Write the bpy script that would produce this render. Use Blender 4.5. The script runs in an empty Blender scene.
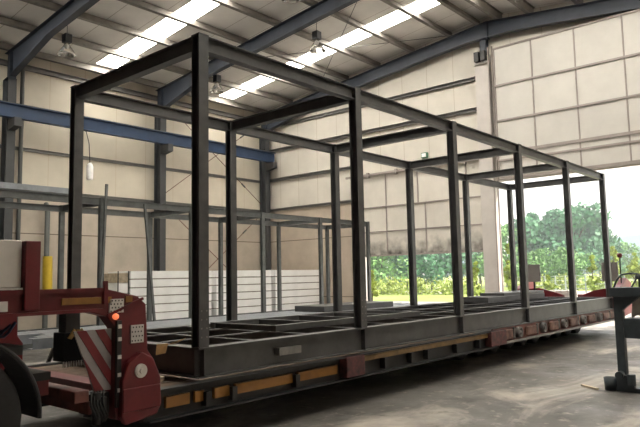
import bpy, bmesh, math, random
from mathutils import Vector, Matrix
random.seed(7)
C = bpy.context.scene.collection
PI = math.pi

# ---------------------------------------------------------------- camera
YAW, PIT, ROL, FPX, EYE = 0.71375, 0.10011, -0.02003, 628.96, 1.6
def cam_axes():
    f = Vector((math.cos(PIT)*math.cos(YAW), math.cos(PIT)*math.sin(YAW), math.sin(PIT)))
    r = Vector((math.sin(YAW), -math.cos(YAW), 0)); u = r.cross(f)
    c, s = math.cos(ROL), math.sin(ROL)
    return f, c*r + s*u, -s*r + c*u
cf, cr, cu = cam_axes()
cd = bpy.data.cameras.new('camera'); cam = bpy.data.objects.new('camera', cd); C.objects.link(cam)
m = Matrix((cr, cu, -cf)).transposed().to_4x4(); m.translation = Vector((0, 0, EYE)); cam.matrix_world = m
cd.sensor_width = 36; cd.lens = FPX/640*36; cd.clip_start = 0.05; cd.clip_end = 1500
bpy.context.scene.camera = cam

# ---------------------------------------------------------------- world, sun, exposure
W = bpy.data.worlds.new('world'); bpy.context.scene.world = W; W.use_nodes = True
nt = W.node_tree; nt.nodes.clear()
sky = nt.nodes.new('ShaderNodeTexSky'); sky.sky_type = 'HOSEK_WILKIE'; sky.turbidity = 6; sky.ground_albedo = .3
sky.sun_direction = Vector((.35, -.55, .75)).normalized()
mx = nt.nodes.new('ShaderNodeMix'); mx.data_type = 'RGBA'; mx.inputs[0].default_value = .72
mx.inputs[7].default_value = (1.0, .98, .93, 1)
bg = nt.nodes.new('ShaderNodeBackground'); bg.inputs[1].default_value = 1.1
wo = nt.nodes.new('ShaderNodeOutputWorld')
nt.links.new(sky.outputs[0], mx.inputs[6]); nt.links.new(mx.outputs[2], bg.inputs[0]); nt.links.new(bg.outputs[0], wo.inputs[0])
sd = bpy.data.lights.new('sun', 'SUN'); sd.energy = 4.0; sd.angle = math.radians(1.5); sd.color = (1, .93, .82)
so = bpy.data.objects.new('sun', sd); C.objects.link(so)
so.rotation_euler = Vector((.35, -.55, .75)).to_track_quat('Z', 'Y').to_euler()
vs = bpy.context.scene.view_settings
vs.view_transform = 'Standard'; vs.look = 'None'; vs.gamma = 1; vs.use_curve_mapping = False
vs.exposure = 1.42

# ---------------------------------------------------------------- materials
def mat(name, col, rough=.6, metal=0, var=0, scale=6, bump=0, col2=None, detail=6):
    m = bpy.data.materials.new(name); m.use_nodes = True; n = m.node_tree.nodes; l = m.node_tree.links
    b = n['Principled BSDF']; b.inputs['Base Color'].default_value = (*col, 1)
    b.inputs['Roughness'].default_value = rough; b.inputs['Metallic'].default_value = metal
    if var or col2 or bump:
        tc = n.new('ShaderNodeTexCoord'); no = n.new('ShaderNodeTexNoise')
        no.inputs['Scale'].default_value = scale; no.inputs['Detail'].default_value = detail; no.inputs['Roughness'].default_value = .62
        l.new(tc.outputs['Object'], no.inputs['Vector'])
        rp = n.new('ShaderNodeValToRGB'); rp.color_ramp.elements[0].position = .32; rp.color_ramp.elements[1].position = .68
        lo = [c*(1-var) for c in col]; hi = col2 or [min(1, c*(1+var)) for c in col]
        rp.color_ramp.elements[0].color = (*lo, 1); rp.color_ramp.elements[1].color = (*hi, 1)
        l.new(no.outputs['Fac'], rp.inputs[0]); l.new(rp.outputs[0], b.inputs['Base Color'])
        if bump:
            bp = n.new('ShaderNodeBump'); bp.inputs['Strength'].default_value = bump; bp.inputs['Distance'].default_value = .02
            l.new(no.outputs['Fac'], bp.inputs['Height']); l.new(bp.outputs[0], b.inputs['Normal'])
    return m

def seam_mat(name, col, axis, pitch, width, line, dirt=.12, rough=.65, off=0.0, stain=None, rust=None):
    """smooth wall sheet with thin joints every <pitch> metres along <axis> and soft wear"""
    m = mat(name, col, rough, 0, dirt, .9)
    n = m.node_tree.nodes; l = m.node_tree.links; b = n['Principled BSDF']
    src = b.inputs['Base Color'].links[0].from_socket
    ge = n.new('ShaderNodeNewGeometry'); sp = n.new('ShaderNodeSeparateXYZ'); l.new(ge.outputs['Position'], sp.inputs[0])
    ad = n.new('ShaderNodeMath'); ad.operation = 'ADD'; ad.inputs[1].default_value = 100+off; l.new(sp.outputs[axis], ad.inputs[0])
    dv = n.new('ShaderNodeMath'); dv.operation = 'DIVIDE'; dv.inputs[1].default_value = pitch; l.new(ad.outputs[0], dv.inputs[0])
    fr = n.new('ShaderNodeMath'); fr.operation = 'FRACT'; l.new(dv.outputs[0], fr.inputs[0])
    lt = n.new('ShaderNodeMath'); lt.operation = 'LESS_THAN'; lt.inputs[1].default_value = width/pitch; l.new(fr.outputs[0], lt.inputs[0])
    mu = n.new('ShaderNodeMix'); mu.data_type = 'RGBA'; mu.blend_type = 'MIX'
    l.new(lt.outputs[0], mu.inputs[0]); l.new(src, mu.inputs[6]); mu.inputs[7].default_value = (*line, 1)
    out = mu.outputs[2]
    if stain:   # dirt that collects in blotches below a height
        z0, z1, sc = stain
        mr = n.new('ShaderNodeMapRange'); mr.inputs[1].default_value = z0; mr.inputs[2].default_value = z1
        mr.inputs[3].default_value = 1; mr.inputs[4].default_value = 0; l.new(sp.outputs[2], mr.inputs[0])
        no = n.new('ShaderNodeTexNoise'); no.inputs['Scale'].default_value = 3.2; no.inputs['Detail'].default_value = 8
        l.new(ge.outputs['Position'], no.inputs['Vector'])
        a = n.new('ShaderNodeMath'); a.operation = 'MULTIPLY'; l.new(mr.outputs[0], a.inputs[0]); l.new(no.outputs['Fac'], a.inputs[1])
        r2 = n.new('ShaderNodeValToRGB'); r2.color_ramp.elements[0].position = .22; r2.color_ramp.elements[1].position = .55; l.new(a.outputs[0], r2.inputs[0])
        m3 = n.new('ShaderNodeMix'); m3.data_type = 'RGBA'; l.new(r2.outputs[0], m3.inputs[0]); l.new(out, m3.inputs[6]); m3.inputs[7].default_value = (*sc, 1)
        out = m3.outputs[2]
    l.new(out, b.inputs['Base Color'])
    return m

M = {}
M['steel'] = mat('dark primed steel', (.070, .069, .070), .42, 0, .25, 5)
M['steel_far'] = mat('primed steel lit tone', (.10, .105, .105), .5, 0, .25, 5)  # lighter copy of the primed steel, light on the far frame put into the colour
M['steel_edge'] = mat('cut steel', (.2, .19, .18), .5, .3, .2, 8)
M['hall_steel'] = mat('blue grey painted hall steel', (.040, .050, .072), .5, 0, .15, 3)
M['col_steel'] = mat('dark painted column steel', (.055, .058, .062), .5, 0, .15, 3)
M['crane_blue'] = mat('blue crane paint', (.022, .052, .12), .45, 0, .15, 3)
M['purlin'] = mat('galvanised purlin', (.25, .23, .21), .5, .35, .18, 4)
M['girt'] = mat('galvanised girt', (.20, .195, .19), .55, .2, .15, 4)
M['roof'] = seam_mat('roof lining sheet', (.82, .80, .77), 0, 1.0, .018, (.42, .38, .34), .07)
M['wallX'] = seam_mat('cream wall panel along hall', (.66, .60, .50), 0, 1.15, .016, (.55, .46, .34), .07, off=.3)
M['wallY'] = seam_mat('cream wall panel across hall', (.60, .56, .50), 1, 1.0, .018, (.42, .36, .29), .08, off=.2)
M['concX'] = seam_mat('precast concrete panel', (.47, .41, .34), 2, 2.19, .03, (.16, .13, .10), .14)
M['concY'] = seam_mat('precast concrete end panel', (.44, .37, .30), 2, 2.19, .03, (.16, .13, .10), .14)
M['door_l'] = seam_mat('dirty cream door sheet', (.62, .58, .52), 1, 50, .0001, (.5, .4, .3), .1, stain=(2.1, 3.3, (.10, .09, .08)))
M['door_r'] = mat('cream door sheet', (.55, .525, .49), .6, 0, .06, 1.2)
M['jamb'] = mat('pale door post cladding', (.56, .52, .49), .6, 0, .1, 1.5)
M['doorbar'] = mat('door frame bar', (.30, .26, .24), .6, 0, .1, 3)
M['white_panel'] = mat('white sandwich panel', (.93, .92, .91), .4, 0, .05, 3)
M['foam'] = mat('panel edge', (.30, .27, .24), .8, 0, .25, 12)
M['wrap'] = mat('brown packing board', (.46, .38, .28), .8, 0, .3, 8)
M['red'] = mat('dark red trailer paint', (.12, .008, .012), .42, 0, .25, 5)
M['rail_red'] = mat('mottled dark red brown paint', (.05, .018, .018), .6, 0, .5, 12, col2=(.13, .035, .035))
M['red_dirty'] = mat('worn red brown steel', (.15, .05, .04), .6, 0, .5, 6)
M['black'] = mat('black chassis paint', (.016, .016, .017), .5, 0, .3, 6)
M['rubber'] = mat('tyre rubber', (.018, .017, .017), .75, 0, .25, 10)
M['plastic'] = mat('worn grey mudguard plastic', (.055, .055, .058), .45, 0, .2, 6)
M['amber'] = mat('amber reflector', (.25, .11, .02), .35, 0, .15, 10)
M['rail_yellow'] = mat('ochre strip', (.22, .13, .04), .5, 0, .3, 6)
M['white_box'] = mat('off white painted sheet', (.66, .61, .57), .5, 0, .06, 4)
M['white_stripe'] = mat('white reflective stripe', (.30, .28, .28), .5, 0, .1, 8)
M['red_stripe'] = mat('red reflective stripe', (.17, .015, .02), .5, 0, .1, 8)
M['timber'] = mat('weathered deck timber', (.13, .085, .055), .8, 0, .35, 7)
M['lath'] = mat('pale fresh timber', (.65, .55, .40), .7, 0, .1, 10)
M['strap'] = mat('ochre cloth strap', (.55, .33, .12), .7, 0, .15, 20)
M['yellow'] = mat('yellow guard paint', (.60, .42, .04), .45, 0, .08, 6)
M['grey_pipe'] = mat('grey pipe', (.11, .115, .11), .5, 0, .1, 6)
M['alu'] = mat('dull aluminium', (.60, .57, .54), .5, .1, .1, 8)
M['holes'] = mat('dark hole', (.02, .02, .02), .8)
M['rust'] = mat('rusty hub', (.09, .03, .02), .7, 0, .5, 9, col2=(.22, .12, .09))
M['hub_ring'] = mat('dusty hub ring', (.13, .12, .115), .5, .2, .4, 9)
M['machine'] = mat('slate painted machine steel', (.040, .052, .062), .5, 0, .2, 8)
M['cloth'] = mat('pale dusty cloth', (.50, .46, .42), .9, 0, .15, 6)
M['profile'] = mat('galvanised profile', (.26, .28, .31), .38, .5, .2, 5)
M['board_back'] = mat('grey marker board back', (.22, .20, .19), .5, 0, .08, 6)
M['signgreen'] = mat('pale green lamp housing', (.10, .22, .15), .5)
M['bark'] = mat('bark', (.10, .075, .05), .9, 0, .3, 6)
M['leaf_dark'] = mat('blue green leaves', (.06, .20, .09), .6, 0, .35, .8, detail=3)
M['leaf_mid'] = mat('mid green leaves', (.13, .28, .07), .6, 0, .35, .9, detail=3)
M['leaf_yellow'] = mat('yellow green leaves', (.27, .34, .05), .6, 0, .3, .9, detail=3)
M['grass'] = mat('sunlit grass', (.20, .30, .05), .9, 0, .25, .25, col2=(.32, .38, .09))
M['asphalt'] = mat('pale yard concrete', (.30, .28, .26), .85, 0, .15, .8)
M['road'] = mat('pale road', (.42, .40, .38), .9, 0, .1, .8)
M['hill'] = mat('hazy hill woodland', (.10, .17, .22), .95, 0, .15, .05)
M['fence'] = mat('grey fence wire', (.30, .34, .32), .6)
for k in ('leaf_dark', 'leaf_mid', 'leaf_yellow'):
    M[k].node_tree.nodes['Principled BSDF'].inputs['Transmission Weight'].default_value = 0

def floor_mat():
    m = mat('worn hall concrete', (.125, .116, .108), .55, 0, .3, .8, detail=8)
    n = m.node_tree.nodes; l = m.node_tree.links; b = n['Principled BSDF']
    base = b.inputs['Base Color'].links[0].from_socket
    ge = n.new('ShaderNodeNewGeometry')
    def noise(sc, det, p0, p1, dist=0, stretch=None):
        no = n.new('ShaderNodeTexNoise'); no.inputs['Scale'].default_value = sc; no.inputs['Detail'].default_value = det
        no.inputs['Roughness'].default_value = .65; no.inputs['Distortion'].default_value = dist
        if stretch:
            mp = n.new('ShaderNodeMapping'); mp.inputs['Scale'].default_value = stretch; l.new(ge.outputs['Position'], mp.inputs[0]); l.new(mp.outputs[0], no.inputs['Vector'])
        else: l.new(ge.outputs['Position'], no.inputs['Vector'])
        r = n.new('ShaderNodeValToRGB'); r.color_ramp.elements[0].position = p0; r.color_ramp.elements[1].position = p1
        l.new(no.outputs['Fac'], r.inputs[0]); return r.outputs[0]
    def blend(fac, a, col, mode='MIX'):
        x = n.new('ShaderNodeMix'); x.data_type = 'RGBA'; x.blend_type = mode
        l.new(fac, x.inputs[0]); l.new(a, x.inputs[6]); x.inputs[7].default_value = (*col, 1); return x.outputs[2]
    c = blend(noise(.6, 10, .50, .68, .8, (.6, 1.3, 1)), base, (.50, .44, .38))          # pale irregular blotches
    c = blend(noise(1.7, 8, .57, .66, .3), c, (.07, .063, .058))           # old oil marks
    c = blend(noise(5, 8, .56, .70), c, (.34, .30, .26))
    l.new(c, b.inputs['Base Color'])
    ro = noise(1.3, 5, .35, .65); mr = n.new('ShaderNodeMapRange'); mr.inputs[3].default_value = .38; mr.inputs[4].default_value = .7
    l.new(ro, mr.inputs[0]); l.new(mr.outputs[0], b.inputs['Roughness'])
    no = n.new('ShaderNodeTexNoise'); no.inputs['Scale'].default_value = 25; no.inputs['Detail'].default_value = 5; l.new(ge.outputs['Position'], no.inputs['Vector'])
    bp = n.new('ShaderNodeBump'); bp.inputs['Strength'].default_value = .25; bp.inputs['Distance'].default_value = .01
    l.new(no.outputs['Fac'], bp.inputs['Height']); l.new(bp.outputs[0], b.inputs['Normal'])
    return m
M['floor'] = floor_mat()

def skylight_mat():
    m = bpy.data.materials.new('translucent skylight sheet'); m.use_nodes = True; n = m.node_tree.nodes; l = m.node_tree.links
    n.clear(); o = n.new('ShaderNodeOutputMaterial'); t = n.new('ShaderNodeBsdfTranslucent'); t.inputs[0].default_value = (.92, .92, .88, 1)
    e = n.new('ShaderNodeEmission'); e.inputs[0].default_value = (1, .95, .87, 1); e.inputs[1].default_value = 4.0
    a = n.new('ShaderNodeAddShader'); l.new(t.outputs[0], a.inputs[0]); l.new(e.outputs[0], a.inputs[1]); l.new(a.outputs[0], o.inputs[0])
    return m
M['skylight'] = skylight_mat()
def glass_mat():
    m = bpy.data.materials.new('frosted lamp glass'); m.use_nodes = True; b = m.node_tree.nodes['Principled BSDF']
    b.inputs['Base Color'].default_value = (.6, .58, .55, 1); b.inputs['Transmission Weight'].default_value = .85; b.inputs['Roughness'].default_value = .12
    return m
M['glass'] = glass_mat()
def emis(name, col, s):
    m = bpy.data.materials.new(name); m.use_nodes = True; b = m.node_tree.nodes['Principled BSDF']
    b.inputs['Base Color'].default_value = (*col, 1); b.inputs['Emission Color'].default_value = (*col, 1); b.inputs['Emission Strength'].default_value = s
    return m
M['marker'] = emis('lit orange marker lens', (.9, .2, .08), .35)

# ---------------------------------------------------------------- mesh helpers
WL = {}
class MB:
    def __init__(s): s.v = []; s.f = []; s.sm = []
    def add(s, vs, fs, smooth=False):
        o = len(s.v); s.v += [tuple(v) for v in vs]; s.f += [tuple(i+o for i in f) for f in fs]; s.sm += [smooth]*len(fs); return s
    def box(s, a, b):
        x0, y0, z0 = [min(p, q) for p, q in zip(a, b)]; x1, y1, z1 = [max(p, q) for p, q in zip(a, b)]
        return s.add([(x0,y0,z0),(x1,y0,z0),(x1,y1,z0),(x0,y1,z0),(x0,y0,z1),(x1,y0,z1),(x1,y1,z1),(x0,y1,z1)],
                     [(0,3,2,1),(4,5,6,7),(0,1,5,4),(1,2,6,5),(2,3,7,6),(3,0,4,7)])
    def obox(s, p0, p1, w, h, up=(0,0,1)):
        """box bar from p0 to p1 (centre line), width w across, height h along up"""
        p0, p1 = Vector(p0), Vector(p1); d = (p1-p0).normalized(); u = Vector(up); r = d.cross(u).normalized(); u = r.cross(d)
        vs = []
        for p in (p0, p1):
            for a, b in ((-1,-1),(1,-1),(1,1),(-1,1)): vs.append(p + r*a*w/2 + u*b*h/2)
        return s.add(vs, [(0,1,2,3),(4,7,6,5),(0,4,5,1),(1,5,6,2),(2,6,7,3),(3,7,4,0)])
    def ibeam(s, p0, p1, w, h, tf=.014, tw=.01, up=(0,0,1)):
        p0, p1 = Vector(p0), Vector(p1); d = (p1-p0).normalized(); r = d.cross(Vector(up)).normalized(); u = r.cross(d)
        a, b, c, t = w/2, h/2, h/2-tf, tw/2
        prof = [(-a,-b),(a,-b),(a,-c),(t,-c),(t,c),(a,c),(a,b),(-a,b),(-a,c),(-t,c),(-t,-c),(-a,-c)]
        n = 12; vs = [p + r*x + u*y for p in (p0, p1) for x, y in prof]
        fs = [(i, (i+1) % n, (i+1) % n + n, i+n) for i in range(n)]
        caps = [(0,1,2,11),(2,3,10,11),(3,4,9,10),(4,5,8,9),(5,6,7,8)]
        fs += [tuple(reversed(q)) for q in caps] + [tuple(i+n for i in q) for q in caps]
        return s.add(vs, fs)
    def cchan(s, p0, p1, w, h, t=.008, up=(0,0,1), side=1):
        p0, p1 = Vector(p0), Vector(p1); d = (p1-p0).normalized(); r = d.cross(Vector(up)).normalized()*side; u = r.cross(d)*side
        prof = [(0,-h/2),(w,-h/2),(w,-h/2+t),(t,-h/2+t),(t,h/2-t),(w,h/2-t),(w,h/2),(0,h/2)]
        n = 8; vs = [p + r*x + u*y for p in (p0, p1) for x, y in prof]
        fs = [(i, (i+1) % n, (i+1) % n + n, i+n) for i in range(n)]
        caps = [(0,1,2,3),(0,3,4,7),(4,5,6,7)]
        fs += [tuple(reversed(q)) for q in caps] + [tuple(i+n for i in q) for q in caps]
        return s.add(vs, fs)
    def prism(s, poly, axis, a, b):
        """polygon (2D list) extruded along axis 0/1/2 from a to b"""
        def P(p, t):
            q = [p[0], p[1]]; q.insert(axis, t); return tuple(q)
        n = len(poly); vs = [P(p, a) for p in poly] + [P(p, b) for p in poly]
        return s.add(vs, [tuple(range(n)), tuple(reversed(range(n, 2*n)))] + [(i, i+n, (i+1) % n+n, (i+1) % n) for i in range(n)])
    def tube(s, pts, r, n=8, closed=False):
        pts = [Vector(p) for p in pts]; vs = []; m = len(pts)
        rr = r if isinstance(r, (list, tuple)) else [r]*m
        ref = Vector((0,0,1))
        for i, p in enumerate(pts):
            d = (pts[min(i+1, m-1)] - pts[max(i-1, 0)]).normalized()
            if abs(d.dot(ref)) > .95: ref = Vector((1,0,0)) if abs(d.x) < .9 else Vector((0,1,0))
            a = d.cross(ref).normalized(); b = a.cross(d)
            for k in range(n): vs.append(p + (a*math.cos(2*PI*k/n) + b*math.sin(2*PI*k/n))*rr[i])
        fs = [(i*n+k, i*n+(k+1) % n, (i+1)*n+(k+1) % n, (i+1)*n+k) for i in range(m-1) for k in range(n)]
        s.add(vs, fs, n > 4)
        s.add([vs[k] for k in range(n)], [tuple(reversed(range(n)))]); s.add([vs[(m-1)*n+k] for k in range(n)], [tuple(range(n))])
        return s
    def lathe(s, c, prof, axis=2, n=24):
        """prof = (radius, along) list turned round axis through c"""
        c = Vector(c); vs = []
        for r, t in prof:
            for k in range(n):
                q = [r*math.cos(2*PI*k/n), r*math.sin(2*PI*k/n)]; q.insert(axis, t); vs.append(c + Vector(q))
        m = len(prof)
        return s.add(vs, [(i*n+k, i*n+(k+1) % n, (i+1)*n+(k+1) % n, (i+1)*n+k) for i in range(m-1) for k in range(n)], True)
    def build(s, name, m, parent=None, origin=None, bevel=0):
        o0 = Vector((0,0,0))
        if parent is not None: o0 = WL[parent.name]
        elif origin is not None: o0 = Vector(origin)
        else:
            xs = [v[0] for v in s.v]; ys = [v[1] for v in s.v]; zs = [v[2] for v in s.v]
            o0 = Vector(((min(xs)+max(xs))/2, (min(ys)+max(ys))/2, min(zs)))
        me = bpy.data.meshes.new(name); me.from_pydata([tuple(Vector(v)-o0) for v in s.v], [], s.f)
        me.polygons.foreach_set('use_smooth', s.sm); me.update()
        bm = bmesh.new(); bm.from_mesh(me); bmesh.ops.recalc_face_normals(bm, faces=bm.faces); bm.to_mesh(me); bm.free()
        ms = m if isinstance(m, (list, tuple)) else [m]
        for q in ms: me.materials.append(M[q])
        ob = bpy.data.objects.new(name, me); C.objects.link(ob)
        if parent is not None: ob.parent = parent; WL[ob.name] = o0
        else: ob.location = o0; WL[ob.name] = o0
        if bevel:
            bv = ob.modifiers.new('bevel', 'BEVEL'); bv.width = bevel; bv.segments = 2; bv.limit_method = 'ANGLE'
        return ob
def tag(o, label=None, cat=None, group=None, kind=None):
    if label: o['label'] = label
    if cat: o['category'] = cat
    if group: o['group'] = group
    if kind: o['kind'] = kind
    return o
def thing(name, label, cat, loc=(0,0,0), group=None):
    o = bpy.data.objects.new(name, None); C.objects.link(o); o.location = loc; WL[o.name] = Vector(loc); o.empty_display_size = .2
    return tag(o, label, cat, group)
def copy_tree(o, parent=None):
    c = o.copy(); C.objects.link(c); c.parent = parent
    for ch in [x for x in bpy.data.objects if x.parent == o]: copy_tree(ch, c)
    return c
def struct(name, mb, m): return tag(mb.build(name, m), kind='structure')
def ordinal(k): return ['first','second','third','fourth','fifth','sixth','seventh','eighth','ninth','tenth','eleventh','twelfth','thirteenth','fourteenth'][k]

# ---------------------------------------------------------------- the hall
XB, XE, YL, YR, YRG = -12.6, 18.15, 18.75, -2.0, 8.4          # back, end wall, left wall, right wall, ridge
def rz(y): return 9.69 - .11*abs(y-YRG)                         # underside of roof sheet
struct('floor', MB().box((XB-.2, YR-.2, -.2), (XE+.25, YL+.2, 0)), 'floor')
# left wall: precast concrete below, cream panels above
w = MB().box((XB, YL, 4.3), (XE, YL+.12, rz(YL)+.02)); struct('wall_left', w, 'wallX')
struct('wall_left_plinth', MB().box((XB, YL-.04, 0), (XE, YL+.14, 4.3)), 'concX')
# end wall with two door openings
w = MB()
w.prism([(YL, 4.3), (13.5, 4.3), (13.5, 5.15), (8.9, 5.15), (8.9, rz(8.9)), (YL, rz(YL))], 0, XE, XE+.12)
w.prism([(8.9, 8.5), (8.9, rz(8.9)), (YRG, rz(YRG)), (1.4, rz(1.4)), (1.4, 8.5)], 0, XE, XE+.12)
w.prism([(1.4, 0), (1.4, rz(1.4)), (YR, rz(YR)), (YR, 0)], 0, XE, XE+.12)
w.box((XE, 1.4, 4.4), (XE+.12, 8.9, 8.5))
struct('wall_end', w, 'wallY')
struct('wall_end_plinth', MB().box((XE-.04, 13.5, 0), (XE+.14, YL, 4.3)), 'concY')
struct('wall_right', MB().box((XB, YR-.12, 0), (XE+.12, YR, rz(YR)+.02)), 'wallX')
w = MB().prism([(YL, 0), (YL, rz(YL)), (YRG, rz(YRG)), (YR, rz(YR)), (YR, 0)], 0, XB-.12, XB); struct('wall_back', w, 'wallY')

frames = [-12.4, -7.6, -2.5, 2.5, 7.62, 12.80, 17.88]
purl = [.3, 1.75, 3.2, 4.65, 6.1, 7.55, 9.0, 10.0]             # distance down from the eave
strip_x = [5.15, 10.25, 15.35]
SW = .7
# roof sheets in pieces between the skylight strips, thick enough to be solid
r = MB(); ext = 1.3
edges = [XB-.2] + [e for x in strip_x for e in (x, x+SW)] + [XE+.2]
def slab(mb, x0, x1, ya, yb, t=.1):
    mb.add([(x0,ya,rz(ya)),(x1,ya,rz(ya)),(x1,yb,rz(yb)),(x0,yb,rz(yb)),(x0,ya,rz(ya)+t),(x1,ya,rz(ya)+t),(x1,yb,rz(yb)+t),(x0,yb,rz(yb)+t)],
           [(0,3,2,1),(4,5,6,7),(0,1,5,4),(1,2,6,5),(2,3,7,6),(3,0,4,7)])
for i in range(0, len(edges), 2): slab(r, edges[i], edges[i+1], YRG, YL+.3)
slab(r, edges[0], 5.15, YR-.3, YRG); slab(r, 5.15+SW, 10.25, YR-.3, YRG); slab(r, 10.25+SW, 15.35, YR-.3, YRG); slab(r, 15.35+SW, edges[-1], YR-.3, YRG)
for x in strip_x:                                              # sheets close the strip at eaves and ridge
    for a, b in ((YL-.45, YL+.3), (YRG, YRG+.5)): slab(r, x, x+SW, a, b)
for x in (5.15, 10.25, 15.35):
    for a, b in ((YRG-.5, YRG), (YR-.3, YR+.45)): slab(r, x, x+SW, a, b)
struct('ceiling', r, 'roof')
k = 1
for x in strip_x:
    for a, b in ((YRG+.5, YL-.45), (YR+.45, YRG-.5))[:2 if x > 0 else 1]:  # right slope strips are unseen, added as glowing fill light
        q = MB(); slab(q, x, x+SW, a, b, .012); struct('window_and_fill_%d' % k, q, 'skylight'); k += 1

# steel portal frames: each rafter pair and each column a thing
def rafter(x, place):
    t = thing('portal_rafter', 'dark blue grey sloping roof rafter %s' % place, 'roof beam', (x, YRG, rz(YRG)-.6), 'portal rafters under the roof')
    for sgn, yend in ((1, YL-.12), (-1, YR+.12)):
        mb = MB(); z = lambda y: rz(y)-.26
        hb = .42
        # top flange, web and bottom flange following the haunch
        ys = [YRG, YRG+sgn*.7, YRG+sgn*1.6, yend-sgn*2.6, yend-sgn*.35, yend]
        dp = [.50, .44, hb, hb, .78, .80]
        for y0, y1, d0, d1 in zip(ys, ys[1:], dp, dp[1:]):
            for (za, zb, w) in (((z(y0), z(y0)-.016), (z(y1), z(y1)-.016), .19), ((z(y0)-.016, z(y0)-d0+.016), (z(y1)-.016, z(y1)-d1+.016), .012), ((z(y0)-d0+.016, z(y0)-d0), (z(y1)-d1+.016, z(y1)-d1), .19)):
                mb.add([(x-w/2,y0,za[0]),(x+w/2,y0,za[0]),(x+w/2,y0,za[1]),(x-w/2,y0,za[1]),(x-w/2,y1,zb[0]),(x+w/2,y1,zb[0]),(x+w/2,y1,zb[1]),(x-w/2,y1,zb[1])],
                       [(0,1,2,3),(7,6,5,4),(0,4,5,1),(1,5,6,2),(2,6,7,3),(3,7,4,0)])
        mb.build('rafter_arm', 'hall_steel', t)
        MB().box((x-.1, yend-sgn*.36, z(yend)-.85), (x+.1, yend-sgn*.34, z(yend)-.02)).build('end_plate', 'hall_steel', t)
    for xx in (x-.006,):
        MB().box((x-.095, YRG-.012, z(YRG)-.55), (x+.095, YRG+.012, z(YRG)-.01)).build('ridge_plate', 'hall_steel', t)
    return t
rp = ['at the back end of the hall', 'second from the back wall', 'third from the back wall', 'just behind the red trailer neck', 'meeting the leftmost wall column in view', 'above the trailer, left of the crossed braces', 'running up the end wall above the doors']
for x, p in zip(frames, rp): rafter(x, p)
cp = ['at the back end', 'second from the back', 'third from the back', 'level with the red trailer neck', 'leftmost in view', 'between two wall bays, left of the crossed brace', 'in the corner by the end wall']
def column(x, y, lab, top, sgn):
    t = thing('wall_column', lab, 'column', (x, y, 0), 'steel columns along the side walls')
    MB().ibeam((x, y, .12), (x, y, top), .24, .36, .018, .012, up=(0, 1, 0)).build('shaft', 'col_steel', t)
    MB().box((x-.14, y-.22, .10), (x+.14, y+.19, .12)).build('base_plate', 'col_steel', t)
    br = MB().prism([(y-sgn*.18, 6.265), (y-sgn*.62, 6.265), (y-sgn*.62, 6.02), (y-sgn*.18, 5.95)], 0, x-.10, x+.10)
    br.build('crane_bracket', 'col_steel', t)
for x, p in zip(frames, cp):
    column(x, YL-.30, 'dark grey steel column on the left wall, %s' % p, rz(YL-.1)-1.06, 1)
    column(x, YR+.24, 'dark grey steel column on the right wall, %s' % p, rz(YR+.1)-1.06, -1)
# eave downpipe beside the leftmost column, and guarded pipe
MB().tube([(8.06, YL-.12, .10), (8.06, YL-.12, 8.2)], .06, 10).build('tmp', 'grey_pipe'); o = bpy.data.objects['tmp']; o.name = 'rain_pipe'
tag(o, 'thin dark vertical pipe just right of the leftmost wall column', 'pipe')
t = thing('guarded_pipe', 'grey wall pipe with a bright yellow guard on its lower half', 'pipe', (8.85, YL-.25, 0))
MB().tube([(8.85, YL-.25, .10), (8.85, YL-.25, 3.85), (8.85, YL-.14, 3.95)], .075, 12).build('pipe', 'grey_pipe', t)
MB().tube([(8.82, YL-.42, 1.1), (8.80, YL-.42, 2.36)], .14, 14).build('guard', 'yellow', t)

# crane runway beams
for y, lab in ((YL-.72, 'blue crane runway beam along the left wall'), (YR+.66, 'blue crane runway beam along the right wall')):
    t = thing('crane_runway_beam', lab, 'crane beam', (3, y, 6.31))
    MB().ibeam((XB+.1, y, 6.47), (XE-.12, y, 6.47), .2, .40, .02, .014).build('beam', 'crane_blue', t)
    MB().box((XB+.1, y-.03, 6.67), (XE-.12, y+.03, 6.71)).build('crane_rail', 'grey_pipe', t)
# hanging white control at left
t = thing('hoist_control', 'white cylindrical hoist control hanging on a cable below the blue beam', 'crane control', (9.75, 17.7, 4.66))
MB().lathe((9.75, 17.7, 0), [(0, 4.66), (.09, 4.68), (.10, 4.72), (.10, 5.08), (.07, 5.16), (.03, 5.2), (0, 5.2)], 2, 14).build('housing', 'white_panel', t)
MB().tube([(9.75, 17.7, 5.18), (9.72, 17.72, 5.8), (9.68, 17.82, 6.18), (9.7, YL-.72, 6.27)], .012, 6).build('cable', 'black', t)

# purlins under the roof, each one a thing, both slopes
def zpurlin(y, lab, grp):
    z = rz(y)-.13; x0, x1 = XB+.05, XE-.05
    s = 1 if y > YRG else -1
    mb = MB().box((x0, y-.004, z-.12), (x1, y+.004, z+.11)); mb.box((x0, y, z+.102), (x1, y+s*.06, z+.11)); mb.box((x0, y-s*.12, z-.12), (x1, y, z-.112))
    mb.box((x0, y-s*.12, z-.12), (x1, y-s*.112, z-.075))
    return tag(mb.build('roof_purlin', 'purlin'), lab, 'roof purlin', grp)
for i, d in enumerate(purl):
    zpurlin(YL-d, 'galvanised roof purlin, %s up from the left eave' % ordinal(i), 'purlins under the left roof slope')
    zpurlin(YR+d, 'galvanised roof purlin on the right slope, %s up from the right eave' % ordinal(i), 'purlins under the right roof slope')
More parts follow.
